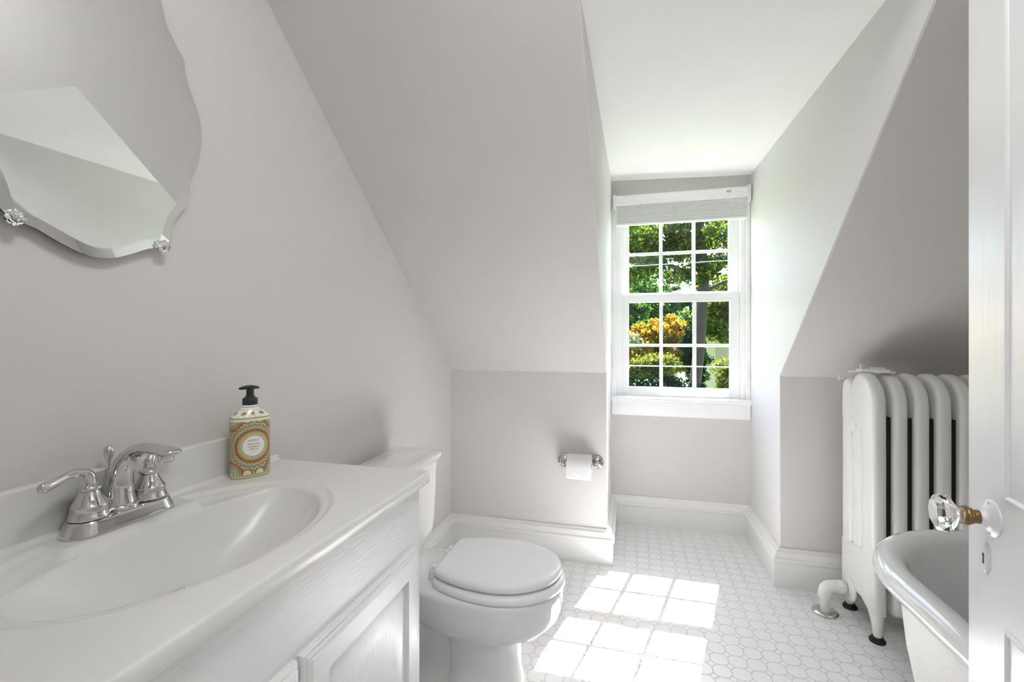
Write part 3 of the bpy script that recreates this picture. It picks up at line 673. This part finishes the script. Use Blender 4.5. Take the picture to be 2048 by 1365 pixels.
# ------------------------------------------------------------------ radiator
RX = .878; PX = .0676; HX = .0240
rad_ = thing('radiator', (1.11, 2.15, 0), 'white painted cast iron column radiator standing against the knee wall', 'radiator')
def arc(cy, cz, r0, r1, a0, a1, n=10): return [(cy+r0*math.cos(a), cz+r1*math.sin(a)) for a in np.linspace(a0, a1, n)]
def colpoly(y0, y1, z0, z1): return [(y0, z0), (y1, z0), (y1, z1), (y0, z1)]
FRONT = arc(2.125, .900, .115, .118, PI, PI/2, 12)
dome = FRONT+arc(2.125, .900, .085, .118, PI/2, 0, 10)[1:]+[(2.210, .82), (2.010, .82)]
back = arc(2.240, .930, .046, .058, PI, 0, 12)+[(2.286, .82), (2.194, .82)]
def section(foot):
    m = M()
    if foot: low = [(2.286, .30), (2.286, .105), (2.225, .105), (2.19, .118), (2.11, .118), (2.060, .100), (2.010, .105)]
    else: low = [(2.286, .30), (2.286, .18), (2.27, .150), (2.24, .160), (2.14, .160), (2.095, .140), (2.064, .108), (2.044, .098), (2.026, .102), (2.014, .118), (2.010, .150)]
    m.pillow(FRONT+arc(2.125, .900, .085, .118, PI/2, 0, 10)[1:]+[(2.210, .815), (2.105, .790), (2.105, .320)]+low, 0, HX, .017)
    m.pillow(back, 0, HX-.0018, .015).pillow(colpoly(2.122, 2.190, .2, .93), 0, HX-.0034, .016).pillow(colpoly(2.205, 2.2845, .14, .93), 0, HX-.0028, .015)
    m.pillow(colpoly(2.02, 2.28, .2, .93), 0, HX-.013, .006)
    if foot:
        m.loft([[(hx_*math.cos(q), yc_+hy_*math.sin(q), z_) for q in np.linspace(0, 2*PI, 21)[:-1]] for z_, yc_, hx_, hy_ in ((.016, 2.033, .013, .014), (.03, 2.032, .015, .016), (.07, 2.034, .019, .023), (.11, 2.044, .0235, .036), (.16, 2.052, .0235, .042))])
        m.loft([[(hx_*math.cos(q), yc_+hy_*math.sin(q), z_) for q in np.linspace(0, 2*PI, 21)[:-1]] for z_, yc_, hx_, hy_ in ((.016, 2.260, .013, .014), (.03, 2.261, .015, .016), (.07, 2.258, .019, .023), (.11, 2.248, .0235, .036), (.16, 2.242, .0235, .042))])
        m.lathe([(.050, 0), (.050, .006), (.042, .012), (.036, .012), (.034, .018)], (-HX+.004, 2.20, .110), (-1, 0, 0), 32)
        m.lathe([(.030, 0), (.030, .004), (.020, .008)], (-HX+.003, 2.18, .80), (-1, 0, 0), 24)
    return m
s0 = build('end_section', section(True), RADP, rad_, loc=(0, 0, 0), smooth=45)
s0.location = (RX+HX-1.11, -2.15, 0)
s1 = build('section', section(False), RADP, rad_, loc=(0, 0, 0), smooth=45)
s1.location = (RX+HX+PX-1.11, -2.15, 0)
NS = 7
for i in range(2, NS-1):
    c = s1.copy(); C.objects.link(c); c.location = (RX+HX+PX*i-1.11, -2.15, 0)
c = s0.copy(); C.objects.link(c); c.location = (RX+HX+PX*(NS-1)-1.11, -2.15, 0)
xa, xb = RX+HX*2-.012, RX+HX+PX*(NS-1)-.012
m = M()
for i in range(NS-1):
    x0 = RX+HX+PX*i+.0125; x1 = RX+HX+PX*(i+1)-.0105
    m.box(x0, x1, 2.034, 2.262, .215, .855)  # black filler plates: gap shade put into the colour, along with bare iron
build('gap_shade_core', m, BLACK, rad_, smooth=40)['label'] = 'black plates standing for shade and unpainted iron between the sections'
for x in (RX+HX, RX+HX+PX*(NS-1)):
    for y in (2.033, 2.260):
        build('foot_cup', M().lathe([(.026, 0), (.027, .006), (.022, .012), (.018, .020)], (x, y, 0), seg=24), BLACK, rad_)
build('air_valve', M().tube([(RX+.002, 2.255, .985), (RX-.018, 2.255, .985)], .005, 12).tube([(RX-.018, 2.255, .974), (RX-.018, 2.255, .996)], .0035, 10), RADP, rad_)
# valve pipe
px_, py_ = .785, 2.193
vp = thing('supply_pipe', (px_, py_, 0), 'short white painted pipe rising from the floor into the radiator end', 'pipe')
build('riser', M().tube([(px_, py_, .003), (px_, py_, .082)], .0185, 24), RADP, vp)
build('floor_flange', M().lathe([(.047, 0), (.048, .004), (.044, .008), (.032, .011), (.024, .011), (.022, .009)], (px_, py_, 0), seg=40), CHROME, vp)
el = [(px_, py_, .070), (px_, py_, .088), (px_+.004, py_, .101), (px_+.013, py_, .109), (px_+.028, py_+.001, .112), (px_+.042, py_+.002, .112)]
build('elbow', M().tube(catmull(el, 4), .0245, 24).tube([(px_, py_, .066), (px_, py_, .076)], .0265, 24), RADP, vp, smooth=50)
build('union_nut', M().tube([(px_+.040, py_+.002, .112), (px_+.066, py_+.005, .112)], .030, 6).tube([(px_+.060, py_+.005, .112), (RX-.017, py_+.006, .111)], .0215, 20), RADP, vp, bevel=.002)
# loose bracket lying on top
bk = thing('metal_bracket', (.93, 2.12, 1.02), 'flat white painted bracket lying across the top of the radiator end', 'bracket')
build('flat_bar', M().hexa([(RX-.010, 2.205, 1.0155), (RX+.014, 2.185, 1.0165), (RX+.100, 2.068, 1.0200), (RX+.070, 2.068, 1.0200)], [(RX-.010, 2.205, 1.0195), (RX+.014, 2.185, 1.0205), (RX+.100, 2.068, 1.027), (RX+.070, 2.068, 1.027)]), RADP, bk, bevel=.001)
build('plate', M().hexa([(RX+.000, 2.150, 1.0195), (RX+.085, 2.075, 1.0205), (RX+.108, 2.105, 1.0205), (RX+.024, 2.185, 1.0195)], [(RX+.000, 2.150, 1.031), (RX+.085, 2.075, 1.032), (RX+.108, 2.105, 1.032), (RX+.024, 2.185, 1.031)]), RADP, bk, bevel=.002)
build('peg', M().tube([(RX+.024, 2.160, 1.026), (RX+.024, 2.160, 1.052)], .005, 10), RADP, bk)
build('ridge', M().box(RX+.046, RX+.095, 2.128, 2.136, 1.028, 1.040), RADP, bk, bevel=.001)

# ------------------------------------------------------------------ bathtub
tb = thing('bathtub', (.985, .97, 0), 'white freestanding roll rim bathtub behind the door', 'bathtub')
def tubring(ins, z, endins=None, n=28):
    r = .377-ins; e_ = ins if endins is None else endins; o = []
    yc1 = 1.695-.377; yc0 = .255+.377
    for i in range(n+1):
        a = PI*i/n; o.append((.985+r*math.cos(a), yc1+(.377-e_)*math.sin(a), z))
    for i in range(n+1):
        a = PI+PI*i/n; o.append((.985+r*math.cos(a), yc0+(.377-e_)*math.sin(a), z))
    return o
rim = [(.050, .528), (.044, .520), (.030, .516), (.014, .521), (.004, .533), (0, .548), (.003, .563), (.012, .574), (.024, .579), (.038, .580), (.052, .578), (.064, .570), (.073, .556), (.079, .535)]
inner = [(.088, .48), (.100, .40), (.116, .30), (.140, .22), (.180, .175), (.24, .160), (.32, .155)]
rings = [tubring(a, z) for a, z in rim]+[tubring(a, z, a*1.25) for a, z in inner]
build('basin', M().loft(rings, cap0=False, cap1=True), ENAMEL, tb, smooth=60)
body = [(.049, .530), (.054, .522), (.060, .45), (.070, .35), (.088, .25), (.115, .17), (.16, .125), (.23, .11)]
build('outer_shell', M().loft([tubring(a, z, a) for a, z in body], cap0=False, cap1=True), TUBP, tb, smooth=60)
for sx_ in (-1, 1):
    for yy in (.52, 1.42):
        cx = .985+sx_*.20
        build('claw_foot', M().tube(catmull([(cx, yy, .135), (cx+sx_*.03, yy, .10), (cx+sx_*.045, yy, .06), (cx+sx_*.04, yy, .025), (cx+sx_*.055, yy, .012)], 4), [.035]*4+[.024]*4+[.018]*4+[.026]*4+[.012], 14).lathe([(.03, 0), (.032, .012), (.02, .03)], (cx+sx_*.043, yy, 0), seg=18), TUBP, tb, smooth=60)

# ------------------------------------------------------------------ open door
de = Vector((.558, .956, 0)); dang = math.atan2(.169, .9856)
dr1 = bpy.data.objects.new('door_1', None); C.objects.link(dr1)
dr1.location = de; dr1.rotation_euler = (0, 0, -dang)      # local -Y runs from the latch edge to the hinge, local -X is the visible face
struct(dr1, 'white painted panelled door standing open beside the tub', 'door')
DW, DH, DT = .80, 2.02, .036
m = M()
zz = [(.008, .24), (.724, .915), (1.86, DH)]
m.box(0, DT, -.112, 0, .008, DH).box(0, DT, -DW, -DW+.112, .008, DH)
for a, b in zz: m.box(0, DT, -DW+.112, -.112, a, b)
build('door_leaf', m, DOORP, dr1, local=True, smooth=0)
MO = [(0, .000), (.002, -.003), (.005, -.004), (.008, -.002), (.010, .002), (.015, .003), (.017, .007), (.024, .009), (.032, .013), (.034, .015), (.060, .015), (.09, .011), (.12, .011)]
for z0, z1 in ((.24, .724), (.915, 1.86)):
    build('door_panel', M().framed(-DW+.112, -.112, z0, z1, MO+[(.12, .022), (0, .022)], 0), DOORP, dr1, local=True, smooth=25)
kn = (0, -.076, .876)
def dl(prof, org, seg=32, mt=CHROME, name='x', par=dr1, sm=50, sy=1.0):
    return build(name, M().lathe(prof, org, (-1, 0, 0), seg, sy), mt, par, local=True, smooth=sm)
ro = dl([(.0285, 0), (.0285, .0025), (.0255, .0045), (.0225, .0050), (.0205, .0075), (.0165, .0085), (.0130, .0110), (.0115, .0165)], kn, 40, DOORP, 'rosette')
for dz_ in (-.0235, .0235): dl([(.0042, .003), (.0042, .0055), (.002, .0065)], (0, -.076, .876+dz_), 12, DOORP, 'screw', ro)
sh = dl([(.0105, .0150), (.0105, .0235), (.0125, .0250), (.0125, .0275), (.0145, .0290), (.0150, .0315), (.0135, .0335), (.0145, .0350), (.0138, .0375)], kn, 24, BRASS, 'shank')
sh['label'] = 'aged brass collar of the knob'
kb = M(); kb.lathe([(.0120, .0360), (.0145, .0395), (.0130, .0430), (.0215, .0490), (.0300, .0555), (.0315, .0600), (.0300, .0660), (.0205, .0725), (.0130, .0735)], kn, (-1, 0, 0), 8)
build('glass_knob', kb, CRYSTAL, dr1, local=True, smooth=0)['label'] = 'clear faceted glass knob'
ke = (0, -.058, .806)
esc = M()
o1 = [[(-x, ke[1]+r*.42*math.cos(a), ke[2]+r*math.sin(a)) for a in np.linspace(0, 2*PI, 33)[:-1]] for x, r in ((0, .0245), (.002, .0245), (.0035, .0225), (.0042, .0190))]
esc.loft(o1); ek = build('keyhole_plate', esc, DOORP, dr1, local=True, smooth=40)
build('keyhole', M().lathe([(.0030, .0040), (.0030, .0046)], (0, ke[1], ke[2]+.005), (-1, 0, 0), 16).hexa([(-.0040, ke[1]-.0014, ke[2]+.004), (-.0040, ke[1]+.0014, ke[2]+.004), (-.0040, ke[1]+.0022, ke[2]-.009), (-.0040, ke[1]-.0022, ke[2]-.009)], [(-.0046, ke[1]-.0014, ke[2]+.004), (-.0046, ke[1]+.0014, ke[2]+.004), (-.0046, ke[1]+.0022, ke[2]-.009), (-.0046, ke[1]-.0022, ke[2]-.009)]), BLACK, ek, local=True)

# ------------------------------------------------------------------ garden outside
GZ = -6.0
struct(build('ground', M().box(-60, 70, 5, 120, GZ-.3, GZ), LAWN, smooth=0), 'grass of the garden far below the window', 'ground')
def leaves(pos, size, name, mt, par):
    n = len(pos); sz = size*(.6+.8*rng.random(n))
    a = rng.normal(size=(n, 3)); a /= np.linalg.norm(a, axis=1)[:, None]
    b = rng.normal(size=(n, 3)); b -= a*np.sum(a*b, 1)[:, None]; b /= np.linalg.norm(b, axis=1)[:, None]
    c = np.cross(a, b)
    p = np.asarray(pos)
    v = np.stack([p-a*sz[:, None], p+b*.55*sz[:, None]+c*.12*sz[:, None], p+a*sz[:, None], p-b*.55*sz[:, None]+c*.12*sz[:, None]], 1).reshape(-1, 3)
    me = bpy.data.meshes.new(name); off = np.array(origin(par)) if par else np.zeros(3)
    me.vertices.add(4*n); me.vertices.foreach_set('co', (v-off).ravel())
    me.loops.add(4*n); me.loops.foreach_set('vertex_index', np.arange(4*n)); me.polygons.add(n)
    me.polygons.foreach_set('loop_start', np.arange(n)*4); me.update(calc_edges=True); me.validate()
    me.materials.append(mt); o = bpy.data.objects.new(name, me); C.objects.link(o); o.parent = par; return o
def clumps(center, radii, nc, cr, per):
    c = np.array(center); out = []
    for _ in range(nc):
        d = rng.normal(size=3); d /= np.linalg.norm(d); q = c+d*np.array(radii)*rng.random()**.45
        r = cr*(.6+.7*rng.random()); e = rng.normal(size=(per, 3)); e /= np.linalg.norm(e, axis=1)[:, None]
        out.append(q+e*r*np.array((1, 1, .7))*(.45+.55*rng.random((per, 1))))
    return np.concatenate(out)
def tree(name, base, trunk, crowns, size, mt, label, cat, group=None, branches=()):
    t = thing(name, (base[0], base[1], GZ), label, cat, group)
    leaves(np.concatenate([clumps(*c) for c in crowns]), size, 'foliage', mt, t)
    m = M(); r, h = trunk
    P_ = [(base[0]+.12*math.sin(q*1.3), base[1]+.1*math.cos(q*1.7), GZ+h*q/8) for q in range(9)]
    m.tube(P_, [r*(1.25-.6*q/8) for q in range(9)], 12)
    for br in branches: m.tube(catmull(br, 4), [r*.42*(1-.7*q/(4*(len(br)-1))) for q in range(4*(len(br)-1)+1)], 8)
    build('trunk', m, BARK, t, smooth=60); return t
tree('shade_tree', (1.24, 9.7), (.125, 11), [((.75, 9.6, 3.05), (1.7, .9, .85), 84, .28, 200), ((1.95, 10.6, 1.75), (.55, .5, .75), 34, .28, 190), ((-1.9, 10.6, 3.2), (1.6, .9, 1.2), 34, .42, 110), ((3.7, 10.4, 2.6), (1.5, 1.0, 1.4), 34, .42, 110), ((1.2, 10, 5.8), (3, 2.4, 1.7), 40, .7, 110), ((1.47, 8.85, 8.5), (.16, .2, .22), 4, .20, 60)], .042, LEAF_OAK,  # last crown is an unseen clump added to dim part of the sun patch
     'tall leafy shade tree with a dark trunk outside the window', 'tree',
     branches=[[(1.26, 9.7, 1.9), (1.45, 9.75, 2.10), (1.80, 9.85, 2.28), (2.3, 10.0, 2.5)], [(1.24, 9.7, 2.2), (.9, 9.75, 2.55), (.3, 9.9, 2.75), (-.6, 10.2, 2.9)], [(1.24, 9.7, 2.7), (1.1, 9.6, 3.1), (.6, 9.4, 3.4)]])
tree('golden_maple', (1.15, 14.9), (.12, 6.5), [((.95, 14.9, 1.25), (1.0, .8, .5), 52, .26, 130), ((.2, 14.6, .85), (.75, .6, .35), 24, .22, 120), ((.95, 14.9, .45), (1.1, .5, .45), 44, .26, 120)], .055, LEAF_GOLD, 'golden orange leaved tree glowing in the sun beyond the garden', 'tree')
tree('round_conifer', (1.52, 12.25), (.10, 6), [((1.50, 12.25, .6), (.24, .26, .85), 40, .20, 200)], .035, LEAF_DARK, 'dark rounded evergreen in front of the golden tree', 'tree')
tree('garden_tree', (-.15, 18.6), (.13, 7.5), [((-.10, 18.6, 1.75), (.75, .8, 1.2), 60, .30, 130)], .06, LEAF_MID, 'mid green tree at the left edge of the window', 'tree')
tree('backdrop_tree', (-1.5, 30), (.25, 9), [((.4, 30, 3.3), (3.2, 2, 2.6), 90, .75, 130)], .12, LEAF_MID, 'distant green tree far left behind the golden tree', 'tree')
tree('backdrop_tree', (8, 36), (.25, 9), [((6.6, 34, 2.6), (3.6, 2, 3.0), 90, .8, 140)], .12, LEAF_OAK, 'distant dark green tree far right behind the trunk', 'tree')
tree('evergreen_hedge', (.4, 7.4), (.08, 4.5), [((.34, 7.45, .16), (.95, .25, .46), 110, .18, 170)], .026, LEAF_DARK, 'dark green clipped evergreen mass at the bottom of the window', 'hedge')
tree('lime_shrub', (.45, 11.7), (.06, 5), [((.35, 11.6, .42), (.85, .3, .28), 54, .20, 130)], .036, LEAF_LIME, 'yellow green shrub rising behind the dark evergreen mass', 'shrub')
tree('sunlit_shrub', (2.2, 10.9), (.06, 4.5), [((2.15, 10.9, .25), (.40, .4, .45), 44, .20, 140)], .036, LEAF_LIME, 'pale sunlit shrub right of the tree trunk', 'shrub')
tree('pale_shrub', (.02, 13.3), (.05, 6), [((.05, 13.3, 1.0), (.14, .2, .22), 10, .14, 120)], .035, LEAF_PALE, 'small pale grey green shrub at left below the golden tree', 'shrub')
tree('backdrop_tree', (2.8, 22), (.18, 8), [((3.05, 20.5, 2.35), (1.0, .8, .95), 50, .36, 130)], .07, LEAF_DARK, 'dark green tree right of the trunk above the yellow house', 'tree')
h1 = thing('neighbour_house', (6.4, 24, GZ), 'pale yellow stucco house half hidden behind leaves at the right of the window', 'house')
build('wall', M().box(3.9, 9, 24, 29, GZ, 1.75), STUCCO, h1, smooth=0)
build('roof', M().prism([(3.5, 1.75), (6.45, 3.3), (9.4, 1.75)], 23.6, 29.4, 1), ROOFM, h1, smooth=0)
h2 = thing('far_house', (3.2, 44, GZ), 'far house with a red roof showing above the golden tree', 'house')
build('wall', M().box(2.4, 4.0, 44, 48, GZ, 3.1), WHITEW, h2, smooth=0)
build('roof', M().prism([(2.1, 3.1), (3.2, 4.0), (4.3, 3.1)], 43.6, 48.4, 1), ROOFM, h2, smooth=0)
def wire(a, b, sag, label):
    pts = [(a[0]+(b[0]-a[0])*t, a[1]+(b[1]-a[1])*t, a[2]+(b[2]-a[2])*t-sag*4*t*(1-t)) for t in np.linspace(0, 1, 24)]
    tag(build('utility_wire', M().tube(pts, .007, 6), WIRE, loc=pts[0]), label, 'wire', 'utility wires outside')
wire((-9, 5.4, .86), (12, 6.4, .85), .05, 'utility wire crossing the lower panes of the window')
wire((-3, 8.2, 2.36), (11, 9.8, 3.1), .10, 'utility wire crossing the upper panes of the window')
